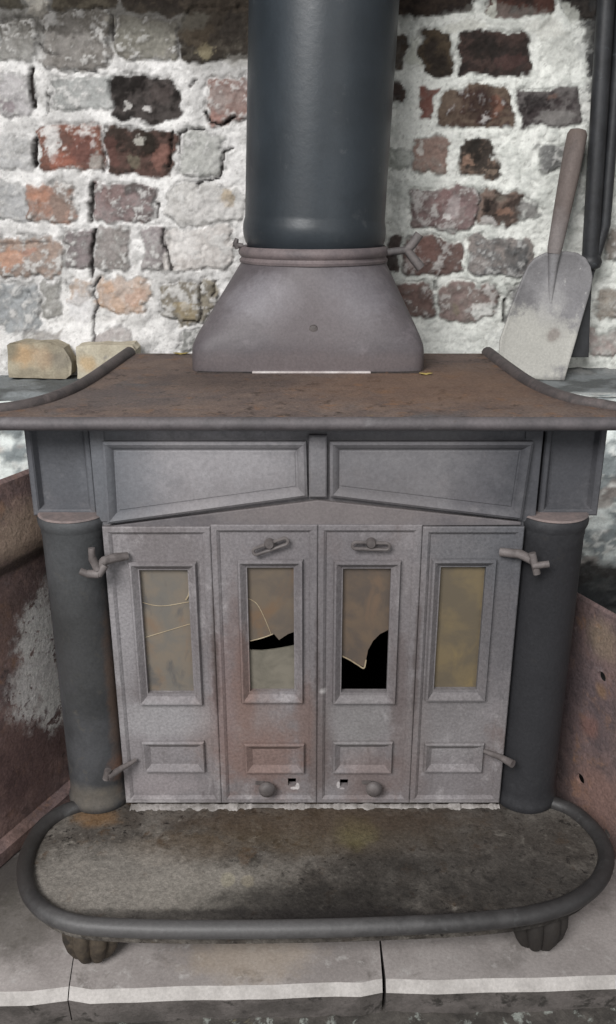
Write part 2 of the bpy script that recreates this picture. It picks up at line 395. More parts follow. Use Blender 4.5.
lg = grid_obj('trim_1', np.stack([XX, YY, lz], 1), len(xs), len(ys), M_wall, col); lg['kind'] = 'structure'

# side walls and the sooty lintel of the fireplace opening (outside the frame)
def brick_tex(name, axis):
    t = NT(name)
    sp = t.n.new('ShaderNodeSeparateXYZ'); t.link(t.pos, sp.inputs[0])
    cb = t.n.new('ShaderNodeCombineXYZ'); t.link(sp.outputs[axis], cb.inputs[0]); t.link(sp.outputs[2], cb.inputs[1])
    b = t.n.new('ShaderNodeTexBrick'); t.link(cb.outputs[0], b.inputs['Vector'])
    b.inputs['Scale'].default_value = 5; b.inputs['Color1'].default_value = col4((110,84,76)); b.inputs['Color2'].default_value = col4((90,82,78)); b.inputs['Mortar'].default_value = col4((176,174,168))
    c = t.mix(t.ramp(t.noise(14), .45, .6), b.outputs[0], col4((170,168,162)))
    t.link(c, t.b.inputs['Base Color']); t.b.inputs['Roughness'].default_value = .9
    t.link(t.bump(t.noise(60), .5, .008), t.b.inputs['Normal'])
    return t.m
M_side = brick_tex('alcove_brick', 1)
for nm, x0, x1 in (('wall_left', -1.03, -.92), ('wall_right', .92, 1.03)):
    bm = bmesh.new(); box(bm, x0, x1, .95, 1.80, -.06, CAMH+.66); o = obj(nm, bm, M_side); o['kind'] = 'structure'
M_soot = surf('unseen_sooty_lintel', (50,46,42), (70,64,58), 14, .95)
bm = bmesh.new(); box(bm, -1.03, 1.03, 1.25, 1.80, CAMH+.60, CAMH+.72); o = obj('unseen_lintel', bm, M_soot); o['kind'] = 'structure'

# floor in front of the hearth slabs
M_floor = surf('dirty_floor', (92,86,80), (64,60,56), 20, .95, layers=[((150,156,148),34,.56,.66),((150,138,96),22,.62,.72),((44,40,38),26,.58,.7)], bump=.9)
zf = -.042
xs = np.arange(-1.6, 1.6, .012); ys = np.arange(.2, 1.7, .012)
XX, YY = np.meshgrid(xs, ys); XX = XX.ravel(); YY = YY.ravel()
fz = zf - .012*fbm(XX*18, YY*22, 5) - .01*fbm(XX*60, YY*60, 3)
fl = grid_obj('floor', np.stack([XX, YY, fz], 1), len(xs), len(ys), M_floor); fl['kind'] = 'structure'

# hearth slabs
M_slab = surf('stone_slab', (167,158,154), (147,138,134), 9, .8, layers=[((126,118,113),16,.54,.68),((177,171,167),50,.56,.7)], bump=.25,
   spots=[((.50,1.42,0),.26,(26,24,24),1.0,(1,1,1)),((-.50,1.42,0),.24,(26,24,24),1.0,(1,1,1)),(G(2,878,0), .075,(54,49,45),.9,(.8,1.1,1)),(G(20,920,0), .07, (90,85,77), .7),(G(250,955,0), .05, (175,149,113), .35,(1.6,.8,1)),(G(560,960,0),.18,(141,134,130),.4)])  # first two spots: shade behind the sheets, painted into the slab colour
M_nose = surf('worn_slab_edge', (184,178,173), (164,158,153), 20, .75, layers=[((176,170,164),40,.6,.7)], bump=.3)
M_face = surf('slab_face', (112,104,100), (84,78,74), 20, .9, layers=[((62,58,54),30,.55,.65)], bump=.7)
def front(x): return 991.0 - 16.0*x/616.0
def slab(label, xa_top, xa_bot, xb_top, xb_bot, jog=0):
    """flagstone between two joints given at the stove side and at the front edge"""
    bm = bmesh.new(); N = 14
    A0, A1 = G(xa_top, 938, 0), G(xa_bot, front(xa_bot), 0)
    B0, B1 = G(xb_top, 938, 0), G(xb_bot, front(xb_bot), 0)
    def back(p, q):
        d = p-q; return q + d*((1.425-q.y)/d.y)
    Ab, Bb = back(A0, A1), back(B0, B1)
    top = [Ab.lerp(Bb, k/N) for k in range(N+1)]
    r = [(random.random()-.5)*.002 for _ in range(N+1)]
    edge = [A1.lerp(B1, k/N)+Vector((0, r[k], -.0008)) for k in range(N+1)]
    for q, s in ((0, 1), (-1, -1)): edge[q] = edge[q] + Vector((0, .005, 0))
    nose = [p+Vector((0, -.011, -.0125)) for p in edge]
    face = [p+Vector((0, .006, -.052)) for p in nose]
    bb = [Vector((p.x, p.y, -.06)) for p in top]
    for ra, rb, mi in ((top, edge, 0), (edge, nose, 1), (nose, face, 2), (face, bb, 2), (bb, top, 2)):
        va = [bm.verts.new(p) for p in ra]; vb = [bm.verts.new(p) for p in rb]
        for i in range(N): bm.faces.new((va[i], va[i+1], vb[i+1], vb[i])).material_index = mi
    bmesh.ops.remove_doubles(bm, verts=bm.verts, dist=1e-6)
    bmesh.ops.holes_fill(bm, edges=[e for e in bm.edges if e.is_boundary], sides=0)
    for f in bm.faces:
        if len(f.verts) > 4: f.material_index = 2
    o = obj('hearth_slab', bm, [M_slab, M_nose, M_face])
    return tag(o, label, 'stone slab', 'stone hearth slabs under the stove')
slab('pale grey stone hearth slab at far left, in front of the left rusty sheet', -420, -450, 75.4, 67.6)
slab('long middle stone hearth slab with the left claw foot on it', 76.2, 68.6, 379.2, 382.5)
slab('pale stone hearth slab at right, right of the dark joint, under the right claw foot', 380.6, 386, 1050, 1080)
# mortar smear in the left joint
# ================================================================== STOVE
D = 1.10
XC = .008
def XZ(x, y, Y=D): p = W(x, y, Y); return p.x, p.z
def Zy(y, Y=D): return W(308, y, Y).z
ZH = Zy(806)                                     # hearth plate level
YF = 1.065
ZT = CAMH + ray(308, 417.5).z/ray(308, 417.5).y*YF     # top plate level
stove = thing('wood_stove', 'old dark grey cast iron stove with four glazed doors standing on the stone hearth slabs', 'stove', (XC, 1.2, 0))

def P(x, y): return W(x, y, D)
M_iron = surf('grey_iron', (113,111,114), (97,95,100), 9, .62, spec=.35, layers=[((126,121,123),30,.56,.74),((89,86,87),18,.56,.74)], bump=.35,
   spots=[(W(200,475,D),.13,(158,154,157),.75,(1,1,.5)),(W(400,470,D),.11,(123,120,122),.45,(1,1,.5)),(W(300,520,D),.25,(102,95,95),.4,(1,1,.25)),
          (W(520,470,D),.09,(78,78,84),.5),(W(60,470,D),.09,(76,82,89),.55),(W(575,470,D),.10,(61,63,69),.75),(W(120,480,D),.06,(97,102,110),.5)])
M_col = surf('column_iron', (77,78,81), (60,61,63), 14, .6, spec=.3, layers=[((88,84,78),40,.58,.74)], bump=.25,
   spots=[(W(64,560,1.08),.05,(96,99,101),.4,(1,1,1.6)),(W(86,800,1.08),.055,(120,110,96),.5,(1,1,.35)),(W(550,680,1.08),.24,(44,44,48),.85,(1,1,1.5)),(W(75,650,1.08),.05,(62,62,60),.5,(1,1,2)),(W(116,700,1.10),.012,(112,84,66),.6,(1,1,12)),(W(122,772,1.09),.02,(140,98,76),.8)])  # the big dark spot paints the shaded right column into the colour
M_door = surf('ashy_door_iron', (132,126,128), (117,110,111), 12, .72, spec=.3, layers=[((150,144,145),34,.54,.72),((115,100,97),17,.56,.74),((106,97,99),60,.60,.74)], grain=.2, bump=.45, stretch=(1,1,.55),
   spots=[(W(245,735,D),.075,(130,106,97),.55,(1,1,1)),(W(225,700,D),.03,(130,101,96),.5,(.6,1,4)),(W(316,740,D),.04,(97,80,75),.7,(.6,1,2.4)),(W(410,740,D),.045,(110,94,90),.6,(.6,1,2.4)),
          (W(360,720,D),.045,(146,146,144),.5),(W(450,725,D),.06,(139,136,136),.4),(W(160,720,D),.06,(162,160,162),.5,(1.2,1,.5)),
          (W(508,600,D),.065,(70,72,80),.85,(.8,1,2.0)),(W(465,640,D),.09,(108,103,104),.6,(1,1,1.6)),(W(360,640,D),.10,(110,103,104),.5,(1,1,1.6)),(W(480,540,D),.07,(92,94,99),.6),(W(120,620,D),.05,(153,150,153),.5,(.6,1,2.4)),(W(300,540,D),.12,(115,110,113),.45,(1,1,.5)),(W(330,600,D),.10,(108,103,106),.5,(.6,1,1.2)),  # right door darker: bluish iron, plus its shaded side painted in
          (W(300,812,D),.16,(172,165,165),.75,(1.1,1,.10)),(W(150,812,D),.10,(188,183,183),.9,(1.3,1,.22)),(W(440,806,D),.13,(160,155,155),.6,(1,1,.10)),
          (W(215.5,660,D),.006,(78,64,60),.75,(1,1,22),.8),(W(317,660,D),.005,(72,60,58),.6,(1,1,26),.8),(W(416,660,D),.006,(80,68,66),.7,(1,1,22),.8),(W(236,650,D),.012,(112,92,88),.6,(1,1,8)),(W(305,720,D),.014,(124,98,90),.6,(1,1,5)),(W(265,760,D),.055,(126,97,88),.75),(W(370,775,D),.045,(118,98,93),.6),(W(245,690,D),.02,(128,98,88),.7,(.8,1,4)),(W(160,785,D),.04,(150,140,142),.6,(1.4,1,.5)),(W(398,690,D),.012,(98,84,82),.6,(1,1,8)),(W(322,690,D),.005,(191,186,184),.9),(W(297.5,786,D),.0028,(193,186,184),.9,(1,1,2),.4),(W(294,788,D),.0028,(193,186,184),.9,(1.8,1,.8),.4),(W(338.5,785,D),.0026,(188,181,181),.9,(1,1,2.4),.4),(W(342,788.5,D),.0024,(188,181,181),.7,(1.6,1,.7),.4)])
M_rust = surf('rusty_top', (121,100,88), (99,84,79), 13, .8, spec=.25, layers=[((134,95,67),24,.54,.70),((95,90,90),9,.56,.72),((74,60,53),50,.54,.68),((132,109,92),90,.58,.70),((139,121,76),70,.68,.76)], grain=.24, bump=.6,
   spots=[(G(100,398,ZT),.10,(99,90,88),.6,(1.4,.6,1)),(G(440,385,ZT),.20,(128,93,69),.5,(1,.7,1)),(G(230,380,ZT),.10,(83,70,65),.6,(1.2,.7,1))])
M_edge = surf('top_edge_iron', (99,92,94), (84,79,81), 20, .6, spec=.35, layers=[((116,111,113),16,.55,.72),((77,66,60),36,.6,.72)], bump=.2)
M_dark = surf('firebox_black', (12,12,12), (8,8,8), 10, .98, spec=.05)
M_jamb = surf('rusty_jamb', (70,60,56), (50,46,46), 40, .85, layers=[((104,72,54),30,.6,.72)])
M_hard = surf('small_castings', (118,109,107), (92,84,82), 60, .6, spec=.35, bump=.2)
M_knob = surf('dark_castings', (108,100,98), (84,77,76), 60, .55, spec=.4, bump=.2)
M_ash = surf('pale_ash', (172,165,161), (132,125,120), 60, .95, layers=[((140,132,126),120,.58,.7)], bump=.9)

# --- firebox (open at the front, seen black through the broken panes)
bm = bmesh.new()
b0 = [(XC-.33,1.135),(XC+.33,1.135),(XC+.235,1.485),(XC-.235,1.485)]
vs0 = [bm.verts.new((x,y,ZH-.03)) for x,y in b0]; vs1 = [bm.verts.new((x,y,ZT-.02)) for x,y in b0]
for i in (1,2,3): j = (i+1) % 4; bm.faces.new((vs0[i],vs0[j],vs1[j],vs1[i]))
bm.faces.new(vs0); bm.faces.new(vs1)
fb = obj('firebox', bm, M_dark, stove)
s_ = fb.modifiers.new('solid', 'SOLIDIFY'); s_.thickness = .012; s_.offset = -1

# --- hearth plate with its rolled rim
rim_px = [(92,803),(64,812),(44,826),(31,846),(25,868),(29,892),(42,909),(62,920),(90,926),(150,929),(230,929.5),(310,928.5),(390,926),(470,922),(530,915),(570,903),(596,884),(606,862),(602,842),(588,824),(568,809),(538,799)]
rim = spline([G(x, y, ZH+.002) for x, y in rim_px], 6)
M_hearth = surf('hearth_iron', (108,101,93), (76,69,62), 15, .85, spec=.2, layers=[((50,45,40),22,.52,.68),((127,120,110),40,.57,.70),((84,65,48),30,.58,.70),((40,35,32),90,.56,.66),((129,122,112),150,.62,.70)], grain=.28, bump=1.0,
   spots=[(G(330,830,ZH),.10,(89,72,50),.6,(2,.5,1)),(G(180,850,ZH),.05,(95,76,55),.5,(1.6,.6,1)),(G(96,818,ZH),.022,(134,96,57),.7,(1.5,.8,1)),(G(120,880,ZH),.09,(150,143,133),.6,(1.5,.7,1)),
          (G(215,890,ZH),.07,(142,135,124),.6,(1.3,.7,1)),(G(330,905,ZH),.09,(36,33,31),.8,(1.8,.45,1)),(G(540,890,ZH),.09,(45,42,40),.7,(1.2,.7,1)),(G(470,840,ZH),.11,(64,58,53),.5,(1.5,.8,1)),(G(400,875,ZH),.07,(50,46,42),.6,(1.4,.6,1)),
          (G(356,832,ZH),.03,(110,100,57),.5),(G(310,818,ZH),.16,(79,60,46),.4,(1.5,.2,1)),(G(300,915,ZH),.3,(38,34,33),.7,(1.2,.035,1)),
          (G(228,880,ZH),.0095,(151,143,119),.6,(1,1.3,1),.5),(G(247.5,881,ZH),.0085,(143,132,108),.5,(1.1,1.3,1),.5)])
bm = bmesh.new()
outl = rim[:] + [Vector((rim[-1].x, 1.145, ZH)), Vector((rim[0].x, 1.145, ZH))]
loft(bm, [[(p.x, p.y, ZH-.022) for p in outl], [(p.x, p.y, ZH) for p in outl]], True, True)
bmesh.ops.triangulate(bm, faces=[f for f in bm.faces if len(f.verts) > 4])
hp = obj('hearth_plate', bm, M_hearth, stove)
M_rim = surf('rim_iron', (64,62,62), (50,48,48), 26, .5, spec=.45, layers=[((78,78,78),50,.56,.72)], bump=.2,
   spots=[(G(200,930,ZH),.16,(93,91,91),.7,(1.6,.2,1)),(G(590,880,ZH),.12,(45,43,43),.6),(G(25,860,ZH),.07,(50,46,43),.7)])  # the paler front spot is a highlight painted into the rim colour
bm = bmesh.new(); tube(bm, rim, .0117, 14)
# flattened skirt under the rim
lo = [[(p.x, p.y, ZH-.006) for p in rim], [(p.x, p.y, ZH-.024) for p in rim]]
rm = obj('rim', bm, M_rim, hp, smooth=True)

# --- claw feet
def foot(px, fy):
    c = G(px, 952, 0); c = Vector((c.x, fy, 0))
    zt = ZH-.02
    bm = bmesh.new(); n = 96; rings = []
    for k, (f, r, yo) in enumerate([(0,.005,-.004),(.015,.012,-.006),(.07,.019,-.009),(.18,.0265,-.010),(.36,.0335,-.009),(.6,.039,-.005),(.85,.040,0),(1.0,.039,.004)]):
        z = f*zt; ring = []
        for i in range(n):
            a = 2*math.pi*i/n
            fr = max(0, -math.sin(a))**.25                        # toes show at the front
            lob = 1 + .34*(abs(math.cos(4.2*(a+math.pi/2)))**.6 - .75)*fr*(1-.25*f)
            ring.append((c.x + r*lob*math.cos(a), c.y+yo + r*lob*math.sin(a)*.8, z))
        rings.append(ring)
    loft(bm, rings, True, True)
    return bm
M_foot = surf('claw_foot_iron', (82,70,56), (56,48,40), 50, .7, spec=.3, layers=[((49,44,39),40,.56,.7)], spots=[(G(540,945,.02),.1,(46,42,40),.9)])
fo = obj('foot', foot(95.5, .905), M_foot, stove, smooth=True, label='brownish claw foot under the left front of the hearth plate', angle=60)
fo = obj('foot', foot(538, .925), M_foot, stove, smooth=True, label='dark claw foot under the right front of the hearth plate', angle=60)
for xx in (-.20, .22):                                              # rear feet, out of sight under the box
    bm = bmesh.new(); lathe(bm, [(.022,0),(.026,.01),(.02,.05),(.024,ZH-.025)], (XC+xx, 1.44, 0), 20); obj('foot', bm, M_foot, stove, smooth=True)

# --- columns
ZC = Zy(521, 1.09)                       # top of the capitals
for cx in (XC-.335, XC+.333):
    bm = bmesh.new(); cy = 1.128; hgt = ZC-ZH
    lathe(bm, [(.047,0),(.049,.003),(.049,.012),(.0462,.018),(.0455,.028),(.0455,hgt-.028),(.0465,hgt-.026),(.0465,hgt-.019),(.0475,hgt-.017),(.0495,hgt-.011),(.050,hgt-.006),(.048,hgt-.001),(.046,hgt)], (cx, cy, ZH), 56)
    cm = obj('column', bm, M_col, stove, smooth=True)
    bm = bmesh.new(); lathe(bm, [(.0465,0),(.0485,.0008),(.046,.003)], (cx, cy, ZC-.0006), 48)
    cp = obj('capital_top', bm, surf('dusty_capital', (136,118,114), (116,104,102), 40, .85), cm, smooth=True, label='dusty pinkish top of the column capital')

# --- frieze and end blocks
def prism_xz(bm, poly, y0, y1, mat=0):
    loft(bm, [[(x, y1, z) for x, z in poly], [(x, y0, z) for x, z in poly]], True, True, mat=mat)
def inset(poly, d):
    n = len(poly); out = []
    cx = sum(p[0] for p in poly)/n; cz = sum(p[1] for p in poly)/n
    area = sum(poly[i][0]*poly[(i+1) % n][1]-poly[(i+1) % n][0]*poly[i][1] for i in range(n))
    s = 1 if area > 0 else -1
    for i in range(n):
        p0, p1, p2 = Vector(poly[i-1]), Vector(poly[i]), Vector(poly[(i+1) % n])
        e1 = (p1-p0).normalized(); e2 = (p2-p1).normalized()
        n1 = Vector((-e1.y, e1.x))*s; n2 = Vector((-e2.y, e2.x))*s
        b = (n1+n2); b = b/(b.dot(n1)) if abs(b.dot(n1)) > 1e-6 else n1
        q = p1 + b*d; out.append((q.x, q.y))
    return out
def moulding(bm, poly, prof, Y, cap=True, mat=0):
    """nested outlines: prof = (inset, how far proud of Y)"""
    loft(bm, [[(x, Y-pr, z) for x, z in inset(poly, d)] for d, pr in prof], False, cap, mat=mat)
zt0 = ZT-.02
zd = Zy(523)                                # top of the doors
fx0, fx1 = XC-.292, XC+.289
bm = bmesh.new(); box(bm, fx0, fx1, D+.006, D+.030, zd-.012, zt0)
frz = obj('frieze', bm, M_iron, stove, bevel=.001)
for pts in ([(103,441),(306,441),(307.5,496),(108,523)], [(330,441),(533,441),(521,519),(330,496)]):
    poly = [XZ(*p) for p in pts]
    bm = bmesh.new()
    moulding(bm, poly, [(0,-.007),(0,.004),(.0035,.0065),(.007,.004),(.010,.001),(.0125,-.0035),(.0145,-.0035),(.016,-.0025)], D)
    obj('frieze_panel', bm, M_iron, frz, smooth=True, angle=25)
a = [XZ(*p) for p in ((309,435),(327,435),(327,497),(309,497))]
bm = bmesh.new(); moulding(bm, a, [(0,-.007),(0,.002),(.002,.004)], D); obj('centre_stile', bm, M_iron, frz)
# low gable moulding over the doors
bm = bmesh.new(); gp = [XZ(110,526),XZ(318,500.5),XZ(521,522),XZ(521,525),XZ(110,528.5)]
prism_xz(bm, gp, D-.0005, D+.008); obj('gable', bm, surf('gable_iron', (112,106,108), (98,93,96), 24, .7, spots=[(W(330,512,D),.08,(122,112,110),.6,(2,1,.3))]), frz, bevel=.0012)
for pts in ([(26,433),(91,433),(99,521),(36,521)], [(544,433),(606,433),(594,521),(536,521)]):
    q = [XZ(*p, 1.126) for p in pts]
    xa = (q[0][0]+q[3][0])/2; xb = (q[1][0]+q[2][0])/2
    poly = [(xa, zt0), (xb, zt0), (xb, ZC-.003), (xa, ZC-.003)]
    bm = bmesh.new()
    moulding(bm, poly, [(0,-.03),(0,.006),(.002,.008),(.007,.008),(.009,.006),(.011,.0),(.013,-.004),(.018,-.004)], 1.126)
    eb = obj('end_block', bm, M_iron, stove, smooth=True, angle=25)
    bm = bmesh.new(); yy = 1.126
    xm = (xa+xb)/2
    box(bm, xm if xm < 0 else xa-.012, xb+.012 if xm < 0 else xm, yy-.002, yy+.02, ZH+.002, ZC-.004)
    obj('jamb', bm, M_jamb, stove)
for (a0, a1) in ((XC-.2975, XC-.278), (XC+.280, XC+.3035)):       # stiles between block and frieze
    bm = bmesh.new(); box(bm, a0, a1, D+.004, D+.03, zd, zt0); obj('stile', bm, M_iron, stove, bevel=.0012)
# thin shadow moulding under the top plate
bm = bmesh.new(); box(bm, XC-.372, XC+.372, D-.006, D+.03, zt0-.006, zt0+.004); obj('cornice', bm, M_iron, stove, bevel=.002)

# --- doors
M_glass = {}
def glass(name, a, b, extra=()):
    t = NT(name)
    c = t.mix(t.ramp(t.noise(22, 7, .62, .5), .36, .64), col4(a), col4(b))
    for (cc, sc, lo, hi) in extra: c = t.mix(t.ramp(t.noise(sc, 7, .6, .6, (1,1,.5)), lo, hi), c, col4(cc))
    t.link(c, t.b.inputs['Base Color']); t.b.inputs['Roughness'].default_value = .35; t.b.inputs['Specular IOR Level'].default_value = .35
    t.link(t.bump(t.noise(40), .15, .003), t.b.inputs['Normal'])
    return t.m
G1 = glass('smoked_pane_grey', (126,113,97), (113,108,100), [((130,106,84),16,.56,.7),((99,95,91),30,.54,.68)])
G2 = glass('smoked_pane_brown', (112,97,80), (99,88,78), [((119,93,69),16,.55,.7)])
G3 = glass('smoked_pane_pale', (126,119,104), (104,99,86))
G4 = glass('smoked_pane_amber', (119,102,71), (102,90,71), [((128,108,69),18,.55,.7),((86,73,58),12,.58,.72)])
G5 = glass('smoked_pane_tan', (108,89,71), (91,79,70), [((115,91,71),24,.55,.7)])
G_edge = surf('pale_glass_edge', (176,158,124), (156,136,104), 60, .5)
DZ0 = Zy(803)
def door(xl, xr, win, low, name, label, perim=True, hole=None, ytop=526):
    x0 = (XZ(xl[0], 530)[0]+XZ(xl[1], 803)[0])/2; x1 = (XZ(xr[0], 530)[0]+XZ(xr[1], 803)[0])/2
    z1, z0 = Zy(ytop), DZ0+.003
    def rect(q): # tl,tr,bl,br
        tl, tr, bl, br = [XZ(*p) for p in q]
        return ((tl[0]+bl[0])/2, (tr[0]+br[0])/2, (bl[1]+br[1])/2, (tl[1]+tr[1])/2)
    wx0, wx1, wz0, wz1 = rect(win)
    g = .00035; x0 += g; x1 -= g
    xs = [x0, wx0, wx1, x1]; zs = [z0, wz0, wz1, z1]
    holes = [(wx0, wx1, wz0, wz1)]
    if hole:
        hx, hz = XZ(*hole); r = .0062
        holes.append((hx-r, hx+r, hz-r*1.1, hz+r*1.1))
        xs += [hx-r, hx+r]; zs += [hz-r*1.1, hz+r*1.1]
    xs.sort(); zs.sort()
    bm = bmesh.new()
    yf, yb = D, D+.010
    V = {}
    def v(i, k, y):
        key = (i, k, y)
        if key not in V: V[key] = bm.verts.new((xs[i], y, zs[k]))
        return V[key]
    def solid(i, k):
        if i < 0 or k < 0 or i >= len(xs)-1 or k >= len(zs)-1: return False
        mx, mz = (xs[i]+xs[i+1])/2, (zs[k]+zs[k+1])/2
        return not any(a < mx < b and c < mz < d for a, b, c, d in holes)
    for i in range(len(xs)-1):
        for k in range(len(zs)-1):
            if not solid(i, k): continue
            for y in (yf, yb): bm.faces.new((v(i,k,y), v(i+1,k,y), v(i+1,k+1,y), v(i,k+1,y)))
            for (di, dk, e) in ((-1,0,((i,k),(i,k+1))),(1,0,((i+1,k),(i+1,k+1))),(0,-1,((i,k),(i+1,k))),(0,1,((i,k+1),(i+1,k+1)))):
                if not solid(i+di, k+dk):
                    (a, b), (c, d) = e; bm.faces.new((v(a,b,yf), v(c,d,yf), v(c,d,yb), v(a,b,yb)))
    # raised border
    moulding(bm, [(x0,z0),(x1,z0),(x1,z1),(x0,z1)], [(0,-.001),(0,.003),(.0015,.0042),(.0075,.0042),(.0105,.0018),(.012,.0002)], D, cap=False)
    d = obj(name, bm, M_door, stove, label=label)
    # window moulding
    bm = bmesh.new(); m = .0165
    poly = [(wx0-m*.8,wz0-m),(wx1+m*.8,wz0-m),(wx1+m*.8,wz1+m*.8),(wx0-m*.8,wz1+m*.8)]
    moulding(bm, poly, [(0,-.002),(0,.004),(.0015,.0078),(.0040,.0080),(.0060,.006),(.0126,-.001),(.0130,-.007)], D, cap=False)
    obj('window_frame', bm, M_door, d, smooth=True, angle=25)
    lx0, lx1, lz0, lz1 = rect(low)
    bm = bmesh.new()
    moulding(bm, [(lx0,lz0),(lx1,lz0),(lx1,lz1),(lx0,lz1)], [(0,-.001),(0,.0055),(.0015,.0078),(.0032,.0074),(.0118,.0006),(.013,.0008)], D)
    obj('raised_panel', bm, M_door, d, smooth=True, angle=25)
    return d, (wx0, wx1, wz0, wz1)
def shard(bm, pts, y=None, mat=0, th=.003):
    y = D+.008 if y is None else y
    prism_xz(bm, [XZ(p[0], p[1], y) for p in pts], y, y+th, mat)
def crack(bm, pts, w=.0006):
    y = D+.0075
    P_ = spline([Vector((XZ(p[0], p[1], y)[0], y, XZ(p[0], p[1], y)[1])) for p in pts], 5)
    tube(bm, P_, w, 6, mat=1)

# outer left
d1, w1 = door((105.5,124),(213.5,219.5), [(139.5,570),(188.5,570),(147.5,694),(193,693)], [(141,741),(204,739),(146,771),(206,769)], 'door', 'outer left stove door with a cracked smoky pane')
bm = bmesh.new(); shard(bm, [(139,564),(196,564),(198,698),(148,698)]); crack(bm, [(137,601),(160,606),(189,602)]); crack(bm, [(140,639),(160,633),(190,624)]); crack(bm, [(186,600),(189,594),(189,585)], .0014)
obj('glass_pane', bm, [G1, G_edge], d1)
# inner left
d2, w2 = door((213.5,219.5),(317.4,317.2), [(247,567.5),(294.5,567.5),(250,692),(293.5,691)], [(243,743),(306,741),(247,772),(303,770)], 'door', 'inner left stove door, pane broken by a black gap', hole=(292,782), ytop=524)
bm = bmesh.new(); up = [(243,562),(300,562),(300,630),(294,632),(288,634),(279,640),(274,634),(262,638),(250,641),(243,643)]
shard(bm, up); crack(bm, [(244,597),(256,603),(264,617),(271,634)]); crack(bm, [(250,641),(262,638),(273,634)], .0008)
low_ = [(243,648)] + [(248+k*4.4, 650.5 - .012*(k-5)**2*3.0 + (.5 if k < 4 else -.55*(k-4))) for k in range(0, 12)] + [(300,640),(300,697),(243,697)]
bm2 = bmesh.new(); shard(bm2, low_)
gp_ = obj('glass_pane', bm, [G2, G_edge], d2)
g2b = obj('glass_pane', bm2, [G3, G_edge], d2, label='pale greyish lower piece of the broken pane')
# inner right
d3, w3 = door((317.4,317.2),(420.3,410.8), [(342,568.5),(391,568.5),(342,693),(387,692)], [(332,741),(394,739),(333,772),(390,770)], 'door', 'inner right stove door with the lower half of its pane broken out', hole=(344,783), ytop=524)
bm = bmesh.new(); shard(bm, [(337,562),(396,562),(396,628),(388,630),(380,634),(373,641),(368,650),(366,660),(364,667),(358,664),(350,659),(344,656),(337,655)])
crack(bm, [(342,656),(350,660),(358,665),(364,668),(366,660)], .0011)
obj('glass_pane', bm, [G5, G_edge], d3)
# outer right
d4, w4 = door((420.3,410.8),(522,500.5), [(440.5,567.5),(487,566.5),(434,690),(476,689.5)], [(423,742),(484,741),(424,771),(481,769)], 'door', 'outer right stove door with a whole amber pane')
bm = bmesh.new(); shard(bm, [(434,562),(492,562),(482,695),(429,695)]); obj('glass_pane', bm, [G4, G_edge], d4)

# slotted draught handles on the inner doors
for d, cx, cy, ang in ((d2, 270.5, 546.5, 21), (d3, 371, 546, -2)):
    c = W(cx, cy, D-.010); ca, sa = math.cos(math.radians(ang)), math.sin(math.radians(ang))
    L, hgt = .0205, .0048
    loop = []
    for s in (1, -1):
        for k in range(9):
            a = -math.pi/2 + math.pi*k/8
            loop.append((s*(L + hgt*math.cos(a)), s*hgt*math.sin(a)))
    pts = [c + Vector((x*ca - z*sa, 0, x*sa + z*ca)) for x, z in loop]
    bm = bmesh.new(); tube(bm, pts, .0024, 8, closed=True)
    up = Vector((-sa, 0, ca))
    lathe(bm, [(.0072,0),(.0072,-.006),(.0052,-.009),(.001,-.0095)], c + up*.004 + Vector((0,.004,0)), 20, (0,1,0))
    box(bm, c.x-.004, c.x+.004, c.y, D, c.z-.004, c.z+.006)
    obj('slide_handle', bm, M_knob, d, smooth=True)
# knobs low on the inner doors
for d, cx, cy in ((d2, 267, 788.5), (d3, 374, 788)):
    c = W(cx, cy, D-.012); bm = bmesh.new()
    lathe(bm, [(.004,.013),(.0045,.004),(.0105,.002),(.0128,-.002),(.0118,-.006),(.008,-.009),(.002,-.0102)], c, 28, (0,1,0))
    box(bm, c.x-.018, c.x-.004, c.y+.008, c.y+.0125, c.z+.001, c.z+.005)
    obj('knob', bm, M_knob, d, smooth=True)
# hinge lugs
def hinge(d, pts, r, pin=None, label=None):
    bm = bmesh.new(); tube(bm, [W(*p) for p in pts], r, 10)
    if pin:
        for a, b, rr in pin: tube(bm, [W(*a), W(*b)], rr, 10)
    obj('hinge', bm, M_hard, d, smooth=True, label=label)
hinge(d1, [(128,556,1.094),(114,558,1.086),(104,561,1.074),(97,568,1.066)], [.0055,.0068,.0066,.0058], [((91.5,548,1.068),(92,560,1.066),.0046),((92,558,1.066),(98,570,1.065),.0056),((80,571,1.064),(90,575,1.064),.0050),((88,574,1.064),(99,574,1.064),.0060),((98,575,1.064),(105,565,1.068),.0056)])
hinge(d4, [(500,552,1.096),(520,554,1.085),(532,560,1.068)], [.0062,.0068,.0064], [((532,553,1.068),(537,574,1.064),.0052),((532,566,1.064),(549,564,1.062),.0048)])
hinge(d1, [(136,760,1.094),(122,768,1.078),(108,777,1.062)], [.003,.0045,.0058], [((108,770,1.064),(106,779,1.064),.0052)])
hinge(d4, [(484,751,1.096),(500,757,1.080),(513,764,1.062)], [.0034,.0048,.0062])

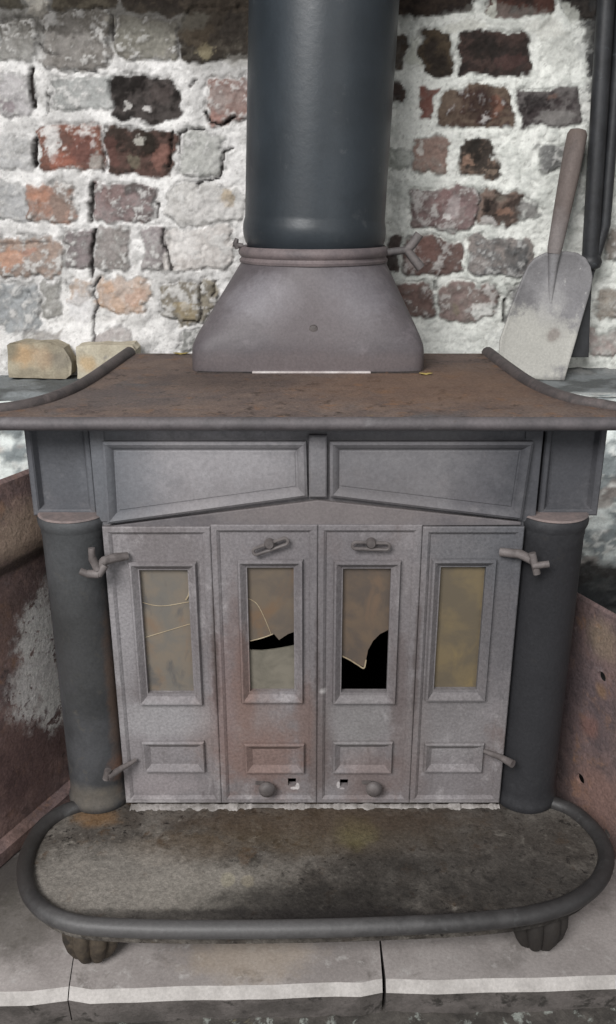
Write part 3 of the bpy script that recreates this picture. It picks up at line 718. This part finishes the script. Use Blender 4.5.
# --- top plate
lpx = [(129,354),(112,366),(95,378),(75,390),(50,400.5),(25,407),(0,410.5),(-18,412)]
rpx = [(487,353),(505,367),(527,382.5),(550,394),(575,402),(600,406.5),(622,410),(640,412)]
Lc = spline([G(x, y, ZT) for x, y in lpx], 5); Rc = spline([G(x, y, ZT) for x, y in rpx], 5)
yb = (Lc[0].y+Rc[0].y)/2; Lc[0].y = Rc[0].y = yb
bm = bmesh.new(); N = 48
yfr = YF+.003
def plate_outline():
    out = [p for p in Lc] + [Vector((Lc[-1].x, yfr, ZT))]
    out += [Vector((Lc[-1].x + (Rc[-1].x-Lc[-1].x)*k/N, yfr, ZT)) for k in range(1, N)]
    out += [Vector((Rc[-1].x, yfr, ZT))] + [p for p in reversed(Rc)]
    return out
ol = plate_outline()
def grow(ol, d):
    c = Vector((XC, 1.30, 0)); res = []
    for p in ol:
        q = p.copy()
        if p.y < YF+.02: q.y -= d
        else: q.x += d*(1 if p.x > 0 else -1)*.8
        res.append(q)
    return res
th = .021
prof = [(d_, z_*.84) for d_, z_ in [(0,0),(.0035,-.0008),(.0062,-.003),(.0085,-.007),(.0092,-.0105),(.0085,-.014),(.006,-.018),(.003,-.0202),(-.004,-.021)]]
rings = [[Vector((p.x, p.y, ZT+dz)) for p in grow(ol, d)] for d, dz in prof]
rs = loft(bm, rings, False, False, mat=1)
for f in bm.faces: f.material_index = 1
f = bm.faces.new(rs[0]); f.material_index = 0
f2 = bm.faces.new(list(reversed(rs[-1]))); f2.material_index = 1
bmesh.ops.triangulate(bm, faces=[f, f2])
tp = obj('top_plate', bm, [M_rust, M_edge], stove, smooth=True, angle=50)
for cv in (Lc, Rc):
    bm = bmesh.new(); n = len(cv)
    tube(bm, [p+Vector((0,0,.001)) for p in cv], [.0112-.003*(k/n) for k in range(n)], 12)
    obj('side_bead', bm, surf('bead_iron', (96,86,84), (76,70,70), 30, .6, spec=.35, layers=[((110,98,96),20,.56,.7)]), tp, smooth=True)

# --- flue hood
PYc = 1.527
base_y = W(308, 372, 1).y and G(308, 373, ZT).y
bxl, bxr = G(193.5, 372, ZT).x, G(422.5, 372, ZT).x
hx = (bxr-bxl)/2+.004; hcx = (bxl+bxr)/2
by0 = base_y; by1 = yb-.004
def superring(cx, cy, ax, ay, z, e, n=72):
    r = []
    for k in range(n):
        a = 2*math.pi*k/n; c, s = math.cos(a), math.sin(a)
        r.append(Vector((cx + ax*math.copysign(abs(c)**(2/e), c), cy + ay*math.copysign(abs(s)**(2/e), s), z)))
    return r
ring_r = .1255; rcx = .0095
zr0 = CAMH-.098; zr1 = CAMH-.074
bcy, bay = (by0+by1)/2, (by1-by0)/2
rings = []
for z, k, e in [(ZT+.0005,1.0,9),(ZT+.003,1.004,9),(ZT+.030,1.0,9),(ZT+.040,.992,9)]:
    rings.append(superring(hcx, bcy, hx*k, bay*k, z, e))
za = ZT+.046; steps = 14
for k in range(1, steps+1):
    t = k/steps
    w = t
    a = superring(hcx, bcy, hx*.985, bay*.985, 0, 9)
    b = superring(rcx, PYc, ring_r-.004, ring_r-.004, 0, 2)
    q = t
    z = za + (zr0-za)*t
    rings.append([Vector((p.x*(1-q)+r.x*q, p.y*(1-q)+r.y*q, z)) for p, r in zip(a, b)])
bm = bmesh.new(); loft(bm, rings, False, False)
M_hood = surf('hood_iron', (102,95,98), (88,81,85), 8, .55, spec=.4, layers=[((118,110,114),14,.55,.72)], bump=.18,
   spots=[(W(265,300,1.40),.05,(136,132,138),.6,(1.2,1,.7)),(W(355,295,1.40),.06,(128,124,130),.5,(1,1,.7)),(W(310,330,1.40),.07,(94,82,84),.5),(W(308,360,1.40),.2,(110,98,98),.6,(1.2,1,.09))])
hood = obj('flue_hood', bm, M_hood, stove, smooth=True, angle=38)
def ringprof(bm, c, prof, n=72):
    loft(bm, [circle((c[0], c[1], z), r, n) for r, z in prof], False, False)
bm = bmesh.new()
ringprof(bm, (rcx, PYc), [(ring_r-.006,zr0-.004),(ring_r,zr0-.002),(ring_r+.001,zr0+.002),(ring_r-.002,zr0+.005),(ring_r-.0025,zr0+.007),(ring_r+.0015,zr0+.011),(ring_r+.002,zr0+.016),(ring_r,zr0+.021),(ring_r-.004,zr1),(ring_r-.012,zr1-.001),(ring_r-.012,zr1-.02)])
obj('collar', bm, surf('collar_iron', (120,106,106), (98,88,90), 20, .6, spec=.35), hood, smooth=True)
# rivet
c = W(313.5, 329.5, by0+.012); bm = bmesh.new(); lathe(bm, [(.0078,.012),(.0078,-.001),(.0062,-.0035),(.002,-.0045)], c, 20, (0,1,0)); obj('rivet', bm, M_knob, hood, smooth=True)
# pale strip along the foot of the hood
bm = bmesh.new(); a, b = G(252,374,ZT), G(371,374.5,ZT); box(bm, a.x, b.x, by0-.006, by0+.004, ZT+.0002, ZT+.0032); obj('pale_strip', bm, surf('pale_strip_surface', (214,206,204), (184,172,170), 40, .8), hood, bevel=.0008)
bm = bmesh.new(); a = G(196,375,ZT); b = G(420,375,ZT); box(bm, a.x, b.x, by0-.004, by0+.02, ZT, ZT+.0022); obj('base_gasket', bm, M_jamb, hood)
# damper key on the right of the collar
bm = bmesh.new(); yk = 1.50
tube(bm, [W(380,253,yk), W(407,250,yk)], .0062, 10)
tube(bm, [W(407,250,yk), W(412,245,yk), W(419.5,234,yk)], [.007,.0075,.0078], 10)
tube(bm, [W(407,250,yk), W(413,258,yk), W(421,268,yk)], [.007,.0075,.0078], 10)
obj('damper_key', bm, surf('key_iron', (112,104,102), (84,80,80), 40, .6), hood, smooth=True, label='Y-shaped iron damper key at the right of the collar')
bm = bmesh.new(); tube(bm, [W(233,244,yk), W(243,246,yk)], [.004,.004], 10); tube(bm, [W(237,238.5,yk), W(235.5,243,yk), W(237.5,249,yk)], [.003,.005,.0035], 10); obj('collar_bolt', bm, M_knob, hood, smooth=True)

# pale ash caught along the foot of the doors
bm = bmesh.new(); N = 420
ra, rb, rc = [], [], []
for k in range(N+1):
    x = XC-.283 + .572*k/N
    q = (fbm(np.array([x*90.]), np.array([2.])) [0]-.5); q2 = fbm(np.array([x*260.]), np.array([7.]))[0]-.5; wv = .003 + .016*q + .004*q2 + .007*float(sstep(np.array(-x), .08, .16))*(.6+q)
    ra.append((x, D-.003-max(.002, wv), ZH+.0004)); rb.append((x, D-.004-max(.001, wv*.4), ZH+.001+.005*max(0, q+q2*.6+.1))); rc.append((x, D+.002, ZH+.0015+.007*max(0, q+q2*.6+.1)))
loft(bm, [ra, rb, rc], closed=False)
ash = obj('ash', bm, M_ash, None, smooth=True, angle=80); tag(ash, 'thin line of pale ash along the foot of the stove doors on the hearth plate', 'ash', kind='stuff')

# ================================================================== STOVE PIPE
pipe = None
M_pipe = surf('blue_black_pipe', (48,57,65), (40,48,55), 7, .40, spec=.5, layers=[((76,80,84),30,.6,.8)], bump=.12, grain=.06)
bm = bmesh.new()
pb = Vector((rcx, PYc, CAMH-.085)); ptop = Vector((.0385, PYc+.004, CAMH+.62))
ax = (ptop-pb).normalized(); L = (ptop-pb).length
prof = [(.108,0),(.112,.006),(.1165,.014),(.1195,.024),(.1205,.034),(.1198,.044),(.1175,.052),(.1172,.058)] + [(.1172-.0006*k/10, .058+(L-.058)*k/10) for k in range(1, 11)]
loft(bm, [circle(pb+ax*h, r, 96, ax) for r, h in prof], True, True)
pipe = obj('stove_pipe', bm, M_pipe, smooth=True, angle=60)
tag(pipe, 'blue-black round metal stove pipe rising from the hood on the stove', 'pipe')

# ================================================================== RUSTY SHEETS
def sheet(name, label, side, ptop_a, ptop_b, spots, holes=()):
    # upright plane splayed towards the viewer
    A = G(65, 798, 0); B = G(0, 855, 0)
    if side > 0: A = Vector((.418, 1.227, 0)); B = Vector((.484, 1.089, 0))
    d = (B-A).normalized(); n = Vector((d.y, -d.x, 0)); 
    if n.x*side > 0: n = -n                                      # faces the stove
    zt = (H(*ptop_a, A, n).z + H(*ptop_b, A, n).z)/2
    L0, L1 = -.13, .36
    M = surf(name+'_metal', (150,118,110) if side < 0 else (132,106,102), (118,96,94) if side < 0 else (104,88,88), 18, .85, spec=.2, layers=[((152,112,88),26,.55,.70),((90,76,75),34,.55,.70),((140,122,122),60,.60,.72)], grain=.22, bump=1.0, spots=spots(A, d, n, H)[0], flakes=spots(A, d, n, H)[1])
    bm = bmesh.new()
    if side < 0: prof = [(.012,0),(.016,.004),(.016,.020),(.004,.026),(0,.03),(0,zt-.145),(.004,zt-.13),(.016,zt-.105),(.016,zt-.09),(.008,zt-.05),(.004,zt-.004),(0,zt)]
    else: prof = [(0,0),(0,zt*.5),(0,zt-.004),(-.002,zt)]
    S = 24
    rings = [[A + d*(L0+(L1-L0)*k/S) + n*(o) + Vector((0,0,z)) for k in range(S+1)] for o, z in prof]
    loft(bm, rings, closed=False)
    o = obj(name, bm, M, smooth=side < 0, angle=35)
    so = o.modifiers.new('solid', 'SOLIDIFY'); so.thickness = .006; so.offset = -1 
    return o, A, d, n
def lsp(A, d, n, H):
    Q = lambda x, y: H(x, y, A, n)
    return [(Q(10,620),.05,(110,84,76),.5),(Q(15,530),.06,(172,146,122),.75,(1.5,1.5,.7)),(Q(15,560),.06,(66,54,50),.8,(1.6,1.6,.18)),
            (Q(20,760),.09,(92,62,58),.6),(Q(50,730),.05,(104,80,78),.5),(Q(20,845),.05,(82,62,52),.6)], [(Q(46,650),.062,(238,234,230),(1,1.0,1.6),70),(Q(40,640),.045,(226,222,216),(1,1,1.6),120),(Q(32,688),.055,(214,208,204),(1,1,1.0),110),(Q(52,700),.04,(226,222,216),(1,1,1.3),90)]
def rsp(A, d, n, H):
    Q = lambda x, y: H(x, y, A, n)
    r = [(Q(592,725),.02,(168,104,80),.6),(Q(606,640),.03,(150,130,100),.5),(Q(600,800),.06,(150,110,96),.6),(Q(575,690),.08,(104,88,92),.5),(Q(604,690),.012,(160,116,70),.5)]
    return r, []
ls, A, d, n = sheet('rusty_sheet', 'rusty iron sheet with flaking white paint standing left of the stove', -1, (25,470), (0,483), lsp)
tag(ls, None, 'metal sheet')
ls['label'] = 'rusty iron sheet with flaking white paint standing left of the stove'
rs_, A, d, n = sheet('rusty_sheet', 'x', 1, (585,600), (616,612), rsp)
rs_['label'] = 'brown rusty iron sheet with bolt holes standing right of the stove'; rs_['category'] = 'metal sheet'
# bolt holes cut right through the right sheet
bmc = bmesh.new()
for (x, y, r) in ((604.5,676,.0085),(583,778,.0092),(609,833,.0085)):
    c = H(x, y, A, n); lathe(bmc, [(r,-.03),(r,.03)], c, 20, n)
cut = obj('hole_cutter', bmc, M_dark)
bo = rs_.modifiers.new('holes', 'BOOLEAN'); bo.object = cut; bo.solver = 'EXACT'
dg = bpy.context.evaluated_depsgraph_get(); dg.update()
me = bpy.data.meshes.new_from_object(rs_.evaluated_get(dg)); rs_.modifiers.clear(); rs_.data = me
bpy.data.objects.remove(cut)

# ================================================================== SHOVEL
yb_ = .325/(-ray(308,380).z/ray(308,380).y); yb_ = min(yb_, YW-.05)
p0 = Vector((0, yb_, LEDGE)); p1 = Vector((0, YW-.035, W(575,128,YW-.035).z))
sd = (p1-p0).normalized(); sn = Vector((0, -sd.z, sd.y))        # faces the viewer
S = lambda x, y: H(x, y, p0, sn)
axis_b, axis_t = S(553, 252), S(577, 130)
av = (axis_t-axis_b).normalized()
shov = thing('fire_shovel', 'small grey metal shovel with straight handle leaning against the brick wall on the ledge', 'shovel', S(530,380))
bl = [(497,374),(499,340),(510,308),(522,277),(527,266),(534,258),(544,253),(553,251.5),(566,251.5),(577,253),(585,258),(590,267),(592,278),(590,290),(578,331),(568,366),(563.5,380.5),(545,380),(520,378)]
bl = [S(x, y) for x, y in bl]
bm = bmesh.new()
ctr = sum(bl, Vector())/len(bl)
# dished blade: outline, two inner rings, middle
rings = [[p + sn*o for p in [ctr.lerp(q, s) for q in bl]] for s, o in ((1,.004),(.94,.0015),(.8,-.001),(.4,-.002),(.02,-.002))]
loft(bm, rings, False, True)
M_blade = surf('worn_blade', (140,138,140), (122,120,122), 16, .65, spec=.3, layers=[((184,182,178),60,.62,.70)], bump=.35,
   spots=[(S(532,345),.085,(192,190,180),.85,(1.1,1.1,.8),.5),(S(560,300),.05,(140,138,142),.4),(S(553,335),.012,(128,112,104),.6),(S(552,300),.03,(196,194,192),.35)])
bd = obj('blade', bm, M_blade, shov, smooth=True, angle=50)
so = bd.modifiers.new('solid', 'SOLIDIFY'); so.thickness = .003; so.offset = -1
bm = bmesh.new(); tube(bm, [S(550.5,303)-sn*.001, S(551,290)+sn*.001, S(552.5,264)+sn*.005, axis_b+av*.01+sn*.008], [.003,.005,.009,.0135], 14)
obj('socket', bm, M_blade, bd, smooth=True)
bm = bmesh.new(); Lh = (axis_t-axis_b).length
tube(bm, [axis_b+sn*.008+av*(Lh*f) for f in (-.02,.03,.3,.6,.85,.96,.99,1.0)], [.0115,.0135,.0155,.0175,.0182,.0176,.014,.006], 18)
M_hand = surf('worn_handle', (122,108,102), (100,88,84), 20, .7, stretch=(1,1,.25), layers=[((138,134,122),14,.58,.7)], spots=[(axis_b,.06,(140,132,130),.7),(axis_t,.03,(118,100,90),.5)])
obj('handle', bm, M_hand, shov, smooth=True, label='brown-grey round shovel handle')

# ================================================================== FIRE IRON (dark, right edge)
fi = thing('fire_iron', 'long dark iron fire tool with flat tip standing against the wall at far right', 'fire tool', W(580,362,1.66))
q0, q1 = W(590,262,1.68), W(611,-80,1.685)
M_fi = surf('black_iron', (50,52,56), (38,39,42), 24, .5, spec=.45, layers=[((92,100,106),30,.62,.74)], bump=.2)
bm = bmesh.new()
tube(bm, [q0, q0.lerp(q1,.2), q1], .0155, 12)
sh = obj('shaft', bm, M_fi, fi, smooth=True)
off = Vector((.027, .002, 0))
bm = bmesh.new(); tube(bm, [q0+off*.35, q0.lerp(q1,.12)+off*.9, q0.lerp(q1,.5)+off, q1+off], [.008,.010,.010,.010], 10); obj('side_rod', bm, M_fi, fi, smooth=True)
bm = bmesh.new(); lathe(bm, [(.008,-.016),(.019,-.010),(.022,0),(.018,.010),(.012,.016)], q0, 18, (q1-q0)); obj('knuckle', bm, M_fi, fi, smooth=True)
bm = bmesh.new()
t0, t1 = W(590,264,1.68), W(579,357,1.665)
rr = []
for f, wd in ((0,.012),(.2,.007),(.45,.010),(.75,.014),(1,.018)):
    p = t0.lerp(t1, f); rr.append([p+Vector((-wd,-.004,0)), p+Vector((wd,-.004,0)), p+Vector((wd,.004,0)), p+Vector((-wd,.004,0))])
loft(bm, rr, True, True); obj('flat_tip', bm, M_fi, fi, bevel=.0015)

# ================================================================== LOOSE BRICKS ON THE LEDGE
def loose_brick(label, pts, mat, dep=.045):
    y = G(40, 380, LEDGE).y
    q = [W(x, yy, y) for x, yy in pts]
    zmin = min(p.z for p in q)
    bm = bmesh.new()
    r0 = [Vector((p.x, y, p.z - zmin + LEDGE+.002)) for p in q]
    r1 = [p + Vector((0, dep, 0)) for p in r0]
    loft(bm, [r0, r1], True, True)
    bmesh.ops.triangulate(bm, faces=[f for f in bm.faces if len(f.verts) > 4])
    bmesh.ops.subdivide_edges(bm, edges=bm.edges, cuts=5, use_grid_fill=True)
    for v in bm.verts:
        p = v.co*38; o = (fbm(np.array([p.x+p.y]), np.array([p.z]))[0]-.5)
        v.co += Vector((o*.010, -abs(o)*.012, o*.012 if v.co.z > LEDGE+.01 else 0))
    o = obj('loose_brick', bm, mat, bevel=.004, smooth=True, angle=30, seg=2)
    return tag(o, label, 'brick', 'loose bricks on the ledge')
Q = lambda x, y: W(x, y, 1.63)
loose_brick('rough tan and grey loose brick on the ledge at far left of the wall', [(7,347),(20,344),(52,344),(64,349),(72,364),(71,376),(66,380.5),(9,379)],
  surf('tan_brick', (186,174,146), (156,144,120), 30, .9, layers=[((128,118,100),20,.58,.7)], bump=.8, spots=[(Q(23,355),.02,(202,156,104),.7),(Q(42,358),.02,(190,150,112),.5),(Q(62,360),.02,(120,112,102),.6),(Q(12,350),.015,(130,122,100),.6)]))
loose_brick('pale cream loose brick on the ledge partly hidden by the stove top corner', [(76,349),(90,347),(132,347),(136,352),(136,379),(78,381)],
  surf('cream_brick', (206,196,170), (184,172,146), 30, .9, layers=[((160,152,140),24,.6,.7)], bump=.7, spots=[(Q(87,364),.015,(206,168,114),.7)]))

# dry leaf bits on the stove top
M_leaf = surf('dry_leaf', (170,146,66), (138,118,58), 80, .8)
for (x, y, s, lab) in ((426,375,.008,'tiny yellow dry leaf on the stove top right of the hood'), (188,346,.010,'tiny yellow-green dry leaf at the back of the stove top left of the hood')):
    c = G(x, y, ZT); bm = bmesh.new(); pts = []
    for k in range(12):
        a = 2*math.pi*k/12; rr_ = s*(1+.35*math.cos(2*a))*(.9+.2*random.random()); pts.append((c.x+rr_*math.cos(a), min(c.y, yb-.012)+rr_*.8*math.sin(a), ZT+.001+.002*abs(math.cos(a))))
    loft(bm, [pts, [(c.x*.0+p[0], p[1], p[2]+.0008) for p in pts]], True, True)
    tag(obj('dry_leaf', bm, M_leaf), lab, 'leaf', 'dry leaf bits on the stove top')

# ================================================================== LIGHT, WORLD, CAMERA
wd = bpy.data.worlds.new('room'); bpy.context.scene.world = wd; wd.use_nodes = True
bg = wd.node_tree.nodes['Background']; bg.inputs[0].default_value = (.95,.975,1.0,1); bg.inputs[1].default_value = .42
def area(name, loc, target, sx, sy, e, c):
    l = bpy.data.lights.new(name, 'AREA'); l.shape = 'RECTANGLE'; l.size = sx; l.size_y = sy; l.energy = e; l.color = c
    o = bpy.data.objects.new(name, l); C.objects.link(o); o.location = loc
    o.rotation_euler = (Vector(target)-Vector(loc)).to_track_quat('-Z', 'Y').to_euler(); return o
area('window_light', (-1.5, -2.2, 3.3), (0, 1.4, .75), 2.0, 1.6, 222, (1.0,.985,.975))
area('room_fill', (1.9, -2.6, 1.9), (.1, 1.3, .8), 1.8, 1.8, 16, (1.0,.985,.96))
cam = bpy.data.cameras.new('camera'); cam.sensor_fit = 'VERTICAL'; cam.sensor_height = 36; cam.sensor_width = 36; cam.lens = 36*F/1024
cam.clip_start = .02
co = bpy.data.objects.new('camera', cam); C.objects.link(co); co.location = O; co.rotation_euler = (math.pi/2-TH, 0, 0)
sc = bpy.context.scene; sc.camera = co
sc.view_settings.view_transform = 'Standard'; sc.view_settings.look = 'None'; sc.view_settings.exposure = 0
